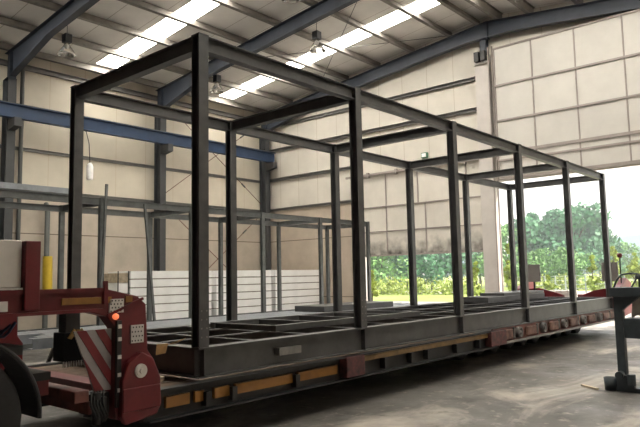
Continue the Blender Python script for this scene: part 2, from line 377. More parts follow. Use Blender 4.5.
# eave strut and wall girts
def girt(p0, p1, lab, h=.16, d=.12, side=1, m='girt'):
    return tag(MB().cchan(p0, p1, d, h, .01, side=side).build('wall_girt', m), lab, 'wall girt', 'horizontal girts on the walls')
girt((XB, YL-.001, 8.05), (XE-.01, YL-.001, 8.05), 'horizontal rail high on the left wall under the eave', .16, .10)
girt((XB, YL-.001, 5.55), (XE-.01, YL-.001, 5.55), 'thin horizontal rail on the left wall below the blue crane beam', .10, .06)
girt((XB, YL-.041, 4.32), (XE-.01, YL-.041, 4.32), 'thin horizontal rail on top of the left wall concrete', .10, .06)
for z, yb, lab in ((7.8, 8.95, 'topmost'), (6.8, 8.95, 'second from top'), (5.58, 13.62, 'third from top'), (4.33, 13.62, 'lowest')):
    girt((XE-.001, YL-.06, z), (XE-.001, yb, z), 'horizontal rail on the end wall, %s of four' % lab, .12, .09, 1)
# crossed bracing rods in the last bay
for (a, b, lab) in (((13.0, YL-.30, 7.9), (17.62, YL-.30, 4.6), 'upper brace rod falling to the corner'), ((13.0, YL-.25, 4.6), (17.62, YL-.25, 7.9), 'upper brace rod rising to the corner'),
                    ((13.0, YL-.30, 4.2), (17.62, YL-.30, .6), 'lower brace rod falling to the corner'), ((12.93, YL-.25, .35), (17.75, YL-.25, 4.2), 'lower brace rod rising to the corner')):
    t = thing('brace_rod', 'thin rust coloured ' + lab, 'brace rod', a, 'crossed wall brace rods')
    MB().tube([a, b], .012, 6).build('rod', 'red_dirty', t)
    A, B = Vector(a), Vector(b); q = A.lerp(B, .8); d = (B-A).normalized()*.11
    MB().tube([q-d, q+d], .03, 8).build('turnbuckle', 'grey_pipe', t)
for (a, b, lab) in (((13.05, 15.6, rz(15.6)-.22), (17.9, 9.6, rz(9.6)-.22), 'roof brace rod rising towards the ridge'), ((17.9, 15.6, rz(15.6)-.26), (13.05, 9.6, rz(9.6)-.26), 'roof brace rod crossing it the other way')):
    tag(MB().tube([a, b], .010, 6).build('brace_rod', 'grey_pipe'), 'thin dark %s in the end bay' % lab, 'brace rod', 'crossed roof brace rods')

# ---------------------------------------------------------------- doors of the end wall
def sectional(name, y0, y1, z0, z1, x, vs_, hs, m, bar=.035):
    d = MB().box((x, y0, z0), (x+.04, y1, z1)).build(name, m); tag(d, kind='structure')
    b = MB()
    for (y, za, zb) in vs_: b.box((x-.03, y-bar/2, za), (x-.001, y+bar/2, zb))
    for (z, h) in hs: b.box((x-.035, y0, z-h/2), (x-.001, y1, z+h/2))
    b.build('door_frame', 'doorbar', d)
    return d
dl = sectional('door_1', 8.9, 13.48, 2.27, 5.2, 17.97, [(12.5, 2.27, 5.2), (10.93, 2.27, 4.0), (9.4, 2.27, 5.2), (11.2, 4.0, 5.2)], [(3.12, .035), (3.99, .04), (2.29, .05)], 'door_l')
tr = MB().box((17.86, 8.9, 5.12), (17.93, 14.2, 5.20)); 
for y in (9.4, 10.7, 12.0, 13.2): tr.box((17.84, y-.04, 5.06), (17.95, y+.04, 5.24))
tr.build('track', 'doorbar', dl)
dr = sectional('door_2', 1.4, 8.22, 4.4, 8.5, 17.80, [(y, 4.4, 8.5) for y in (8.2, 7.03, 5.78, 4.5, 3.25, 2.0)], [(8.48, .05), (7.3, .06), (6.2, .06), (5.22, .09), (4.98, .06), (4.43, .10)], 'door_r')
t2 = MB()
for y in (8.28, 8.40): t2.box((17.80, y-.015, .10), (17.86, y+.015, 8.6))
t2.build('guide_rail', 'doorbar', dr)
w = MB().box((17.88, 8.42, .10), (18.14, 8.89, 8.38)); struct('trim_1', w, 'jamb')
struct('trim_2', MB().box((17.9, 1.2, .10), (18.14, 1.42, 8.6)), 'jamb')
struct('trim_3', MB().box((17.98, 13.48, .10), (18.14, 13.66, 5.2)), 'jamb')
tag(MB().ibeam((18.0, 8.60, 8.38), (18.0, 8.60, rz(8.6)-.27), .2, .2, .014, .01, up=(1, 0, 0)).build('gable_post', 'hall_steel'), 'short dark steel post between door pillar and roof rafter', 'post')
t = thing('door_drive', 'pair of small black boxes at the top of the pale door pillar', 'door drive', (17.8, 8.65, 8.3))
for y in (8.54, 8.75): MB().box((17.70, y-.075, 8.20), (17.879, y+.075, 8.50)).build('drive_box', 'black', t)
MB().box((17.82, 8.42, 8.12), (17.879, 8.88, 8.19)).build('bracket', 'alu', t)
t = thing('emergency_light', 'small pale green rectangular light above the left door track', 'emergency light', (18.1, 10.97, 5.5))
MB().box((18.05, 10.86, 5.50), (18.149, 11.08, 5.68)).build('housing', 'signgreen', t)
MB().box((18.035, 10.89, 5.53), (18.049, 11.05, 5.65)).build('lens', 'white_panel', t)

# ---------------------------------------------------------------- high bay lamps
def lamp():
    t = thing('high_bay_lamp', '', 'ceiling lamp', (0, 0, 0), 'high bay lamps')
    MB().box((-.10, -.10, .34), (.10, .10, .58)).build('gear_box', 'col_steel', t, bevel=.01)
    MB().lathe((0, 0, 0), [(.05, .34), (.07, .28), (.13, .20), (.20, .09), (.24, .02)], 2, 24).build('reflector', 'glass', t)
    rim = MB(); rim.tube([(.245*math.cos(a), .245*math.sin(a), .01) for a in [2*PI*i/24 for i in range(25)]], .014, 6); rim.build('rim', 'alu', t)
    MB().lathe((0, 0, 0), [(0, .30), (.035, .28), (.045, .2), (.03, .12), (0, .1)], 2, 12).build('bulb', 'white_panel', t)
    return t
lp = lamp(); rod = None
spots = [(8.1, 16.04, 7.75, 'hanging at far left beside the leftmost rafter'), (13.3, 15.96, 7.8, 'just right of the tallest near steel post top'),
         (13.35, 11.55, 8.1, 'hanging in front of the right skylight strip'), (11.0, 10.35, 8.5, 'at the top edge of the view, cut off'), (8.1, 5.0, 8.1, 'above the near side, out on the right slope'), (13.3, 1.5, 7.8, 'low on the right slope near the end wall')]
for i, (x, y, z, lab) in enumerate(spots):
    o = lp if i == 0 else copy_tree(lp)
    o.location = (x, y, z); o['label'] = 'bell shaped high bay lamp ' + lab
    rr = MB().tube([(0, 0, .58), (0, 0, rz(y)-z-.005)], .008, 6); me_parent = o
    q = rr.build('suspension_rod', 'col_steel', None, origin=(0, 0, 0)); q.parent = o; q.location = (0, 0, 0)

# ---------------------------------------------------------------- steel module frames
L, WID, SP = 12.2, 2.50, 2.44
def module(matn, label):
    t = thing('steel_module_frame', label, 'steel frame', (0, 0, 0), 'rectangular steel module frames')
    for y in (.07, WID-.07): MB().ibeam((-.07, y, .1375), (L+.07, y, .1375), .14, .275, .014, .01).build('base_beam', matn, t)
    for x in (0, L): MB().ibeam((x, .145, .1375), (x, WID-.145, .1375), .14, .273, .014, .01).build('end_beam', matn, t)
    for k in range(6):
        for s, y in ((-1, .07), (1, WID-.07)):
            p = MB().box((k*SP-.006, y-.066 if s < 0 else y+.006, .014), (k*SP+.006, y-.006 if s < 0 else y+.066, .261)).build('stiffener', matn, t)
            x = k*SP; b = MB().ibeam((x, y, .275), (x, y, 3.24), .114, .114, .010, .008, up=(0, 1, 0))
            b.box((x-.06, y-.06, 3.241), (x+.06, y+.06, 3.253))
            post = b.build('post', matn, t)
            if s < 0 and k < 2:
                for zz in (.36, .44, .52, .60):
                    for xx in (-.03, .03): MB().box((x+xx-.007, y-.0595, zz), (x+xx+.007, y-.0572, zz+.014)).build('bolt', 'steel_edge', post)
        MB().ibeam((k*SP, .128, 3.17), (k*SP, WID-.128, 3.17), .10, .15, .010, .008).build('cross_beam', matn, t)
    for y in (.07, WID-.07):
        for k in range(5): MB().ibeam((k*SP+.0605, y, 3.17), ((k+1)*SP-.0605, y, 3.17), .10, .15, .010, .008).build('top_beam', matn, t)
    for k in range(14):
        x = .78 + k*.82
        if abs(((x+.4) % SP)-.4) < .03: x += .05
        MB().ibeam((x, .15, .195), (x, WID-.15, .195), .07, .14, .008, .006).build('joist', matn, t)
    for y in (.82, 1.54):
        MB().box((.1, y-.03, .265), (L-.1, y+.03, .277)).build('stringer', matn, t)
    return t
f1 = module('steel', 'tall open frame of dark steel posts and beams loaded on the red trailer')
f1.location = (3.72, 4.647, .70)
pl = MB().box((.96, -.006, .10), (1.29, -.001+.06, .175)); q = pl.build('welded_plate', 'steel_edge', None, origin=(0, 0, 0)); q.parent = f1; q.location = (0, 0, 0)
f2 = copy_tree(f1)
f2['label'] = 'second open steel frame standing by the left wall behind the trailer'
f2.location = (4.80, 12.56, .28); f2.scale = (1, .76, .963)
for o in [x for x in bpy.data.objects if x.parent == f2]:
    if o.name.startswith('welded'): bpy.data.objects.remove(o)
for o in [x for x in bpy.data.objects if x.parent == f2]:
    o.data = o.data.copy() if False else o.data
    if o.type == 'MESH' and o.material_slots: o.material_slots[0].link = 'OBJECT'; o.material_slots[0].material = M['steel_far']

# loose ladder frame and plates on the module floor
t = thing('ladder_frame', 'low dark ladder shaped steel frame lying on the trailer module floor', 'steel frame', (6.2, 5.6, .978))
zb = .9785
for y in (5.25, 6.35): MB().box((5.2, y-.04, zb), (8.3, y+.04, zb+.07)).build('side_bar', 'steel', t)
for x in (5.25, 6.0, 6.8, 7.6, 8.25): MB().box((x-.03, 5.291, zb), (x+.03, 6.309, zb+.065)).build('rung', 'steel', t)
for i, (x0, x1, y0, y1, z0, z1, lab) in enumerate([(12.5, 15.6, 6.15, 6.85, .978, 1.09, 'flat dark steel bundle at the far right end of the module floor'), (13.4, 15.7, 6.2, 6.8, 1.092, 1.15, 'thin dark steel plate lying on the flat bundle')]):
    b = MB()
    n = 4 if i == 0 else 1
    for k in range(n):
        a = y0+(y1-y0)*k/n; b.box((x0+.05*k, a+.004, z0), (x1-.07*k, y0+(y1-y0)*(k+1)/n-.004, z1))
    tag(b.build('steel_bundle' if i == 0 else 'steel_plate', 'steel', bevel=.004), lab, 'steel stock')

# supports of the second frame
for x in (5.2, 8.4, 11.6, 14.8, 16.9):
    tag(MB().box((x-.08, 12.45, .10), (x+.08, 14.6, .279)).build('timber_bearer', 'timber', bevel=.006), 'timber bearer under the second steel frame, %s from the left' % ordinal([5.2, 8.4, 11.6, 14.8, 16.9].index(x)), 'timber', 'timber bearers under the second frame')
# leaning bars against second frame
for (a, b, lab) in (((7.08, 12.38, .12), (7.30, 12.52, 3.72), 'beside its second post'), ((8.46, 12.30, .12), (8.27, 12.52, 3.35), 'between second and third posts')):
    tag(MB().obox(a, b, .05, .05, (1, 0, 0)).build('loose_bar', 'steel_far'), 'thin square steel bar leaning on the second frame, %s' % lab, 'steel bar', 'bars leaning on the second frame')
# profiles lying on top of the second frame at left
for k in range(6):
    y = 12.6+k*.22
    tag(MB().cchan((4.9, y, 3.50), (6.5-.06*(k % 3), y, 3.50), .14, .12, .006, side=-1).build('steel_channel', 'profile'), 'galvanised channel lying on top of the second frame, %s from the front' % ordinal(k), 'steel channel', 'channels on top of the second frame')

# ---------------------------------------------------------------- long profiles on trestles between the frames
for x in (5.2, 8.4, 11.6, 14.6):
    t = thing('trestle', 'low steel trestle under the long grey profiles, %s from the left' % ordinal([5.2, 8.4, 11.6, 14.6].index(x)), 'trestle', (x, 9.2, 0), 'trestles under the long profiles')
    MB().box((x-.05, 8.0, .56), (x+.05, 10.5, .66)).build('bar', 'steel', t)
    for y in (8.1, 10.4):
        for s in (-1, 1): MB().obox((x+s*.04, y, .56), (x+s*.22, y, .12), .05, .05, (0, 1, 0)).build('leg', 'steel', t)
for k in range(11):
    y = 8.02+k*.225; x0 = 4.1+.17*((k*5) % 4); x1 = 15.4-.3*((k*7) % 5)
    tag(MB().cchan((x0, y, .735), (x1, y, .735), .17, .148, .006, side=-1).build('long_profile', 'profile'), 'long grey steel profile on low trestles, %s behind the trailer' % ordinal(k), 'steel profile', 'long profiles on low trestles')
tag(MB().box((10.7, 9.2, .81), (13.4, 10.1, .94)).build('plate_pack', 'steel', bevel=.005), 'dark flat pack of steel plates lying on the long grey profiles', 'steel stock')

# ---------------------------------------------------------------- stacks of white sandwich panels
bn = [(9.75, 12.6, 'left'), (12.8, 15.2, 'middle'), (15.4, 17.75, 'right')]
NL = 7
for x0, x1, nm in bn:
    for x in (x0+.3, x1-.3):
        tag(MB().box((x-.06, 15.45, .10), (x+.06, 16.55, .18)).build('skid', 'timber'), 'timber skid under the %s end of the %s white panel stack' % ('left' if x < (x0+x1)/2 else 'right', nm), 'timber', 'skids under the panel stacks')
    for k in range(NL):
        z = .18 + k*.24; j = .02*((k*3) % 3)
        lab = 'white insulated wall panel in the %s stack, %s' % (nm, 'topmost' if k == NL-1 else '%s up from the floor' % ordinal(k))
        t = thing('sandwich_panel', lab, 'wall panel', ((x0+x1)/2, 16, z), 'white wall panels in three stacks')
        MB().box((x0+j, 15.42, z+.03), (x1-j, 16.58, z+.237)).build('facing', 'white_panel', t, bevel=.006)
        MB().box((x0+j+.01, 15.435, z+.001), (x1-j-.01, 16.56, z+.029)).build('joint', 'foam', t)
t = thing('packing_end', 'brown and white wrapped end piece at the left of the panel stacks', 'packing', (9.55, 16, 0))
for k in range(6):
    MB().box((9.36, 15.45, .12+k*.285), (9.72, 16.5, .38+k*.285)).build('board', 'white_panel' if k == 4 else 'wrap', t, bevel=.006)
for x in (9.38, 9.70): MB().box((x-.012, 15.43, .10), (x+.012, 15.448, 1.86)).build('batten', 'black', t)

# ---------------------------------------------------------------- the lowbed trailer
YN, YF = 4.58, 7.22
T = thing('lowbed_trailer', 'dark red lowbed trailer with high neck carrying the tall steel frame', 'trailer', (9, 5.9, 0))
d = MB()
for k in range(10):
    y = YN+.12 + k*(YF-YN-.24)/10; d.box((3.2, y+.004, .62), (9.3, y+(YF-YN-.24)/10-.004, .66))
d.build('deck_boards', 'timber', T)
MB().box((9.3, YN+.12, .62), (17.2, YF-.12, .66)).build('rear_deck', 'black', T)
for s, y in ((1, YN), (-1, YF)):
    b = MB().cchan((3.1, y+s*.10, .55), (9.6, y+s*.10, .55), .10, .26, .012, side=1 if s > 0 else -1)
    b.box((3.1, y+s*.09, .43), (9.6, y+s*.12, .67)); b.build('side_rail', 'black', T)
    r_ = MB().box((9.6, y+s*.09, .45), (16.4, y+s*.12, .70)); r_.box((9.6, y, .45), (16.4, y+s*.10, .475)); r_.build('rear_rail', 'red_dirty', T)
    MB().box((9.6, y-s*.004, .444), (16.4, y+s*.01, .48)).build('rail_edge', 'steel_edge', T)
    for x0, x1 in ((5.67, 6.01), (9.3, 9.85)): 
        q = MB().box((x0, y-s*.03, .45), (x1, y+s*.088, .68)).build('rail_block', 'rail_red', T, bevel=.01)
    for x0, x1 in ((3.29, 3.54), (3.60, 3.70), (3.82, 4.0), (4.08, 4.86), (4.95, 5.6)):
        MB().box((x0, y+s*.055, .505), (x1, y+s*.088, .60)).build('reflector_strip', 'amber', T)
    MB().box((6.02, y+s*.03, .592), (9.29, y+s*.088, .655)).build('rubbing_strip', 'rail_yellow', T)
    for x in (3.72, 4.03, 4.9, 6.5, 7.1, 7.5, 8.3, 9.0):
        MB().box((x-.03, y+s*.01, .46), (x+.03, y+s*.088, .585)).build('lashing_pocket', 'black', T)
# centre girders under the deck
for y in (5.4, 6.4): MB().ibeam((3.0, y, .49), (17.0, y, .49), .18, .24, .02, .015).build('girder', 'black', T)
hx = [10.0, 10.52, 11.59, 12.66, 13.77, 14.83]
MB().box((9.7, 5.72, .20), (16.3, 6.08, .368)).build('underside_blocker', 'black', T)  # unseen dark box added to keep the gap under the trailer dark
wx = [10.0+.64*k for k in range(10)]
for x in wx:
    for s, y in ((1, YN), (-1, YF)):
        tyre = MB().lathe((x, y+s*.98, .40), [(.13, -.12), (.26, -.12), (.29, -.09), (.295, -.04), (.295, .04), (.29, .09), (.26, .12), (.13, .12), (.13, -.12)], 1, 28).build('wheel', 'rubber', T)
        MB().lathe((x, y+s*.98, .40), [(0, -.05*s), (.08, -.05*s), (.13, -.11*s)], 1, 20).build('rim', 'rust', tyre)
for x in hx[1:]:
    h_ = MB().lathe((x, YN+.02, .585), [(0, 0), (.03, -.005), (.035, .02), (.06, .03), (.068, -.01), (.088, -.01), (.095, .03), (.095, .07)], 1, 20).build('hub', 'hub_ring', T)
for i, x in enumerate([10.05, 11.05, 12.12, 13.2, 14.3, 15.3, 15.8]):
    MB().box((x-.22, YN+.03, .50), (x+.2, YN+.088, .66)).build('bogie_block', 'rust', T, bevel=.02)
    MB().tube([(x+.26, YN+.05, .49), (x+.26, YN+.05, .68)], .02, 8).build('pin', 'steel_edge', T)
# tail
for s, y in ((1, YN), (-1, YF)):
    MB().prism([(15.95, .70), (16.4, .70), (16.4, .48), (17.3, .55), (17.3, 1.30), (16.9, 1.42), (16.55, 1.26), (16.2, 1.18), (15.95, 1.02)], 1, y, y+s*.16).build('tail_cheek', 'red', T, bevel=.01)
MB().box((16.9, YN+.16, .66), (17.25, YF-.16, 1.0)).build('tail_beam', 'red', T)
MB().box((16.60, YN+1.2, .66), (16.88, YF-.7, 1.12)).build('tail_box', 'white_box', T, bevel=.02)
for y, lab in ((4.81, 'near'), (6.74, 'far')):
    MB().box((16.38, y-.19, 1.35), (16.41, y+.19, 1.81)).build('marker_board', 'board_back', T, bevel=.005)
    MB().box((16.415, y-.02, 1.0 if y < 5 else 1.0), (16.445, y+.02, 1.5)).build('board_stem', 'black', T)
for pg in ([(7.1, .70), (7.1, 1.15), (6.65, 1.19), (6.2, 1.07), (6.0, .99), (6.0, .70)], [(5.55, .70), (5.55, 1.0), (5.25, 1.12), (4.85, 1.19), (4.75, 1.19), (4.75, .70)]):
    MB().prism(pg, 0, 16.46, 16.54).build('tail_ramp', 'red', T, bevel=.008)
MB().tube([(16.42, 4.57, 1.30), (16.42, 4.57, 1.92)], .016, 8).build('lamp_stem', 'black', T)
MB().lathe((16.42, 4.57, 1.97), [(0, -.06), (.05, -.05), (.065, 0), (.05, .05), (0, .06)], 2, 12).build('rear_lamp', 'red', T)
# front end: swan neck
side = [(.1, 1.36), (2.55, 1.36), (2.70, 1.32), (2.78, 1.22), (2.77, .62), (2.80, .50), (2.92, .46), (3.10, .52), (3.14, .60), (3.14, .94), (3.08, 1.02), (3.06, 1.40), (2.98, 1.47), (2.66, 1.545), (.1, 1.55)]
for s, y in ((1, YN), (-1, YF)):
    n_ = MB().prism(side, 1, y+s*.02, y+s*.16).build('neck_cheek', 'red', T, bevel=.008)
    MB().box((.1, y, 1.515), (2.66, y+s*.019, 1.548)).build('neck_flange', 'red', T)
    MB().box((.1, y, 1.36), (2.66, y+s*.019, 1.385)).build('neck_flange', 'red', T)
    g = MB()
    g.obox((2.70, y+s*.008, 1.33), (3.02, y+s*.008, 1.45), .022, .02); g.build('gusset', 'red', T)
    # lower casting with pivot
    MB().prism([(2.80, .53), (2.80, .80), (2.86, .94), (2.98, 1.02), (3.09, .96), (3.16, .80), (3.17, .58), (3.13, .50), (2.84, .46)], 1, y-s*.05, y+s*.019).build('pivot_casting', 'red', T, bevel=.012)
    MB().box((2.80, y-s*.068, .56), (3.15, y-s*.0505, .745)).build('cover_plate', 'red', T, bevel=.015)
    pv = MB()
    for ra, d_ in ((.056, .012), (.045, .018), (.022, .032)):
        pv.tube([(2.965, y-s*.051, .87), (2.965, y-s*(.051+d_), .87)], ra, 24)
    for q_ in range(len(pv.sm)): pv.sm[q_] = False
    pv.build('pivot_pin', 'alu', T)
    for (x0, x1, z0, z1, pr) in ((2.715, 2.84, 1.345, 1.455, 0), (2.91, 3.03, 1.09, 1.235, 1)):
        pp = MB().box((x0, y+s*.005, z0), (x1, y+s*.0195, z1)).build('perforated_plate', 'alu', T)
        h = MB()
        for i in range(4):
            for j in range(4):
                cx = x0+(x1-x0)*(i+.5+(.25 if j % 2 else -.1))/4.3; cz = z0+(z1-z0)*(j+.5)/4
                h.box((cx-.005, y+s*.003, cz-.006), (cx+.005, y+s*.0055, cz+.006))
        h.build('hole', 'holes', pp)
    for x0, x1 in ((.4, .95), (1.2, 1.75), (2.32, 2.64), (2.68, 2.73), (2.86, 2.92)):
        MB().box((x0, y+s*.005, 1.425), (x1, y+s*.0195, 1.475)).build('neck_reflector', 'amber', T)
MB().box((.1, YN+.16, 1.37), (2.7, YF-.16, 1.39)).build('neck_plate', 'red', T)
for x in (.4, 1.2, 1.95): MB().box((x, YN+.16, 1.395), (x+.1, YF-.16, 1.53)).build('neck_cross_member', 'red', T)
MB().box((3.0, YN+.16, .50), (3.19, YF-.16, .68)).build('front_beam', 'red', T)
MB().box((2.44, YN+.02, .68), (2.56, YF-.02, .77)).build('landing_beam', 'red_dirty', T, bevel=.008)
MB().box((2.561, YN+.03, .58), (2.60, YF-.03, .67)).build('landing_beam', 'red_dirty', T)
MB().box((2.03, YN-.02, 1.40), (2.14, YN+.10, 1.90)).build('stake_post', 'red', T, bevel=.006)
MB().box((2.03, YF-.10, 1.40), (2.14, YF+.02, 1.90)).build('stake_post', 'red', T, bevel=.006)
MB().box((2.66, YN-.01, 1.42), (2.69, YN+.019, 1.60)).build('lashing_bracket', 'red', T)
ml = MB().lathe((2.765, YN+.0, 1.315), [(0, .02), (.02, .018), (.026, 0), (.022, -.015), (0, -.02)], 1, 16).build('marker_lamp', 'marker', T)
# chevron board with diagonal stripes
cb = MB().prism([(2.44, 1.22), (2.76, 1.22), (2.76, .74), (2.62, .74)], 1, YN+.05, YN+.065).build('chevron_board', 'white_stripe', T)
def clip_stripe(c, wd):
    # stripe runs down to the right: x = c + (1.22-z)*.62 ; clipped to board
    pts = []
    x0, x1, z0, z1 = 2.44, 2.76, .74, 1.22
    poly = [(c, z1), (c+wd, z1), (c+wd+(z1-z0)*.66, z0), (c+(z1-z0)*.66, z0)]
    def clip(poly, inside, inter):
        out = []
        for i in range(len(poly)):
            a, b = poly[i-1], poly[i]
            if inside(b):
                if not inside(a): out.append(inter(a, b))
                out.append(b)
            elif inside(a): out.append(inter(a, b))
        return out
    def ix(xc): return lambda a, b: (xc, a[1]+(b[1]-a[1])*(xc-a[0])/(b[0]-a[0]))
    poly = clip(poly, lambda p: p[0] >= x0, ix(x0))
    if poly: poly = clip(poly, lambda p: p[0] <= x1, ix(x1))
    fe = lambda p: (p[0]-2.44) - (1.22-p[1])*.375
    def ie(a, b):
        t = fe(a)/(fe(a)-fe(b)); return (a[0]+(b[0]-a[0])*t, a[1]+(b[1]-a[1])*t)
    if poly: poly = clip(poly, lambda p: fe(p) >= 0, ie)
    return poly
st = MB()
for k in range(-3, 4):
    p = clip_stripe(2.46+k*.155, .078)
    if p and len(p) > 2: st.prism(p, 1, YN+.044, YN+.0495)
st.build('stripe', 'red_stripe', cb)
lc = MB().box((2.775, YN-.01, .60), (2.815, YN+.0195, 1.28)).build('lamp_bar', 'black', T)
for z in (.72, .84, .98, 1.12, 1.22): MB().box((2.78, YN-.02, z), (2.81, YN-.011, z+.03)).build('lamp_lens', 'alu', lc)
# hydraulic unit below the board
hy = MB().box((2.60, YN+.07, .56), (2.76, YN+.25, .72)); hy.tube([(2.62, YN+.02, .50), (2.62, YN+.02, .74)], .035, 10); hy.tube([(2.68, YN+.03, .52), (2.68, YN+.03, .7)], .03, 10)
hy.build('valve_block', 'black', T)
ho = MB()
for k in range(5):
    x = 2.58+.025*k; ho.tube([(x, YN+.02, .75), (x-.03, YN-.02, .66), (x+.02, YN-.01, .56), (x+.03, YN+.06, .50)], .009, 6)
ho.build('hose', 'black', T)

# things on the trailer: strap tags, lath, box under the neck, white locker
def bow(c, lab, s=.07, lean=0):
    t = thing('strap_bow', lab, 'strap', c, 'ochre cloth straps tied to the steel')
    x, y, z = c
    for dx, dz in ((-1, -.9), (1, -.8)):
        b = MB(); b.add([(x, y, z), (x+dx*s*.5, y-.012, z+.02+lean*dx*.02), (x+dx*s*1.2, y-.004, z+dz*s*.8+lean*dx*.05), (x+dx*s*.7, y+.004, z+dz*s), (x, y+.008, z), (x+dx*s*.5, y-.004, z+.025+lean*dx*.02), (x+dx*s*1.2, y+.004, z+dz*s*.8+.004+lean*dx*.05), (x+dx*s*.7, y+.012, z+dz*s+.004)],
              [(0,1,2,3),(4,7,6,5),(0,4,5,1),(1,5,6,2),(2,6,7,3),(3,7,4,0)])
        b.build('loop', 'strap', t)
    MB().box((x-.015, y-.015, z-.012), (x+.015, y+.013, z+.016)).build('knot', 'strap', t)
bow((2.60, 4.87, 1.20), 'ochre cloth strap tied in a bow above the dark box beside the striped board')
t = thing('strap_tag', 'crumpled ochre strap end lying over the front corner of the loaded frame', 'strap', (3.58, 5.0, .90))
for nm_, pts_ in (('upper_fold', [(3.56, 4.86, 1.03), (3.62, 4.80, 1.06), (3.66, 4.99, 1.00), (3.60, 5.06, .985)]), ('lower_fold', [(3.50, 5.10, .90), (3.54, 5.00, .92), (3.58, 5.02, 1.0), (3.55, 5.16, .985)])):
    t_ = MB().add(pts_ + [(p[0]+.002, p[1], p[2]+.006) for p in pts_], [(0,1,2,3),(4,7,6,5),(0,4,5,1),(1,5,6,2),(2,6,7,3),(3,7,4,0)])
    t_.build(nm_, 'strap', t)
tag(MB().obox((3.28, 4.90, .682), (3.56, 5.10, .682), .07, .04).build('timber_lath', 'lath'), 'pale timber lath on the trailer deck beside the neck casting', 'timber')
tag(MB().obox((8.63, 2.97, .012), (8.45, 2.72, .012), .035, .022).build('timber_offcut', 'lath'), 'small pale wood offcut on the floor near the work stand', 'timber')
t = thing('tool_box', 'dark box with a fringed lower edge hanging under the trailer neck', 'box', (2.6, 4.98, .9))
MB().box((2.50, 4.90, .96), (2.68, 5.08, 1.19)).build('body', 'black', t, bevel=.008)
fr = MB()
for k in range(9): fr.tube([(2.505+k*.021, 4.905, .965), (2.50+k*.022, 4.90, .92)], .006, 5)
fr.build('fringe', 'alu', t)
MB().box((2.53, 4.93, 1.19), (2.65, 5.05, 1.368)).build('hanger', 'steel_far', t)
t = thing('storage_locker', 'off white flat sided locker on the trailer neck left of the red post', 'locker', (1.3, 5.0, 1.55))
MB().box((.5, YN+.03, 1.565), (2.025, 5.4, 1.905)).build('body', 'white_box', t, bevel=.008)
MB().box((.5, YN+.0, 1.55), (2.025, 5.4, 1.564)).build('base_edge', 'alu', t)
tag(MB().box((1.7, YN-.006, 1.40), (1.92, YN+.019, 1.47)).build('number_plate', 'alu'), 'small pale plate on the side of the red neck', 'plate')
bpy.data.objects['number_plate'].parent = T; bpy.data.objects['number_plate'].location = bpy.data.objects['number_plate'].location - Vector(WL[T.name])
for k_ in ('label', 'category'): del bpy.data.objects['number_plate'][k_]

# ---------------------------------------------------------------- the tractor's rear below the neck
K = thing('truck_tractor', 'rear end of a dark truck tractor below the trailer neck', 'truck', (.6, 5.9, 0))
for y in (5.45, 6.35): MB().cchan((-2.0, y, .93), (2.2, y, .93), .08, .24, .012, side=1 if y < 5.9 else -1).build('chassis_rail', 'black', K)
for x in (-1.0, 2.1): MB().box((x-.06, 5.54, .84), (x+.06, 6.26, 1.0)).build('cross_member', 'black', K)
MB().lathe((.6, 5.9, 0), [(0, 1.06), (.5, 1.06), (.52, 1.10), (.5, 1.20), (.0, 1.22)], 2, 28).build('fifth_wheel', 'steel', K)
for x in (.25, 1.62):
    MB().tube([(x, 4.85, .62), (x, 6.95, .62)], .08, 12).build('axle', 'black', K)
    for s, y in ((1, YN+.17), (-1, YF-.17)):
        tp = [(.27, -.15), (.42, -.155), (.49, -.14), (.515, -.10), (.52, -.07), (.508, -.065), (.508, -.05), (.52, -.045), (.52, -.005), (.508, 0), (.508, .01), (.52, .015), (.52, .07), (.515, .10), (.49, .14), (.42, .155), (.27, .15), (.27, -.15)]
        ty = MB().lathe((x, y+s*.15, .62), tp, 1, 48).build('tyre', 'rubber', K)
        MB().lathe((x, y+s*.15, .62), [(.285, -s*.15), (.275, -s*.16), (.26, -s*.15), (.22, -s*.02), (.15, s*.0), (.14, -s*.08), (.10, -s*.10), (0, -s*.10)], 1, 32).build('rim', 'plastic', ty)
        mg = MB(); A_ = [-2+174*q/30 for q in range(31)]
        pts = [(x+.62*math.cos(math.radians(a)), .62+.62*math.sin(math.radians(a))) for a in A_]
        pin = [(x+.605*math.cos(math.radians(a)), .62+.605*math.sin(math.radians(a))) for a in A_]
        n = len(pts); ya, yb = y-s*.02, y+s*.34
        vs_ = [(p[0], ya, p[1]) for p in pts] + [(p[0], yb, p[1]) for p in pts] + [(p[0], ya, p[1]) for p in pin] + [(p[0], yb, p[1]) for p in pin]
        fs = [(i, i+1, n+i+1, n+i) for i in range(n-1)] + [(2*n+i, 3*n+i, 3*n+i+1, 2*n+i+1) for i in range(n-1)] + [(i, 2*n+i, 2*n+i+1, i+1) for i in range(n-1)] + [(n+i, n+i+1, 3*n+i+1, 3*n+i) for i in range(n-1)]
        fs += [(0, n, 3*n, 2*n), (n-1, 2*n+n-1, 3*n+n-1, 2*n-1)]
        mg.add(vs_, fs, False); 
        lip = [(x+.622*math.cos(math.radians(a)), ya, .62+.622*math.sin(math.radians(a))) for a in A_]
        mg.tube(lip, .014, 6); mg.build('mudguard', 'plastic', K)
for s, y in ((1, YN+.2), (-1, YF-.2)):
    MB().box((2.20, y, .86), (2.34, y+s*.5, .92)).build('bumper_bracket', 'black', K)
    MB().box((2.26, y+s*.05, .74), (2.35, y+s*.3, .86)).build('rear_light', 'red', K)
hs = MB()
for k in range(6):
    y = 4.95+k*.09
    pts = [(1.75+.4*j/8, y+.03*math.sin(j+k), 1.28-.10*math.sin(PI*j/8)-.02*k+.02*math.sin(j*1.7+k)) for j in range(9)]
    hs.tube(pts, .012, 6)
hs.build('air_hose', 'crane_blue', K)
MB().box((1.95, 4.95, 1.05), (2.2, 5.3, 1.12)).build('hose_tray', 'plastic', K)

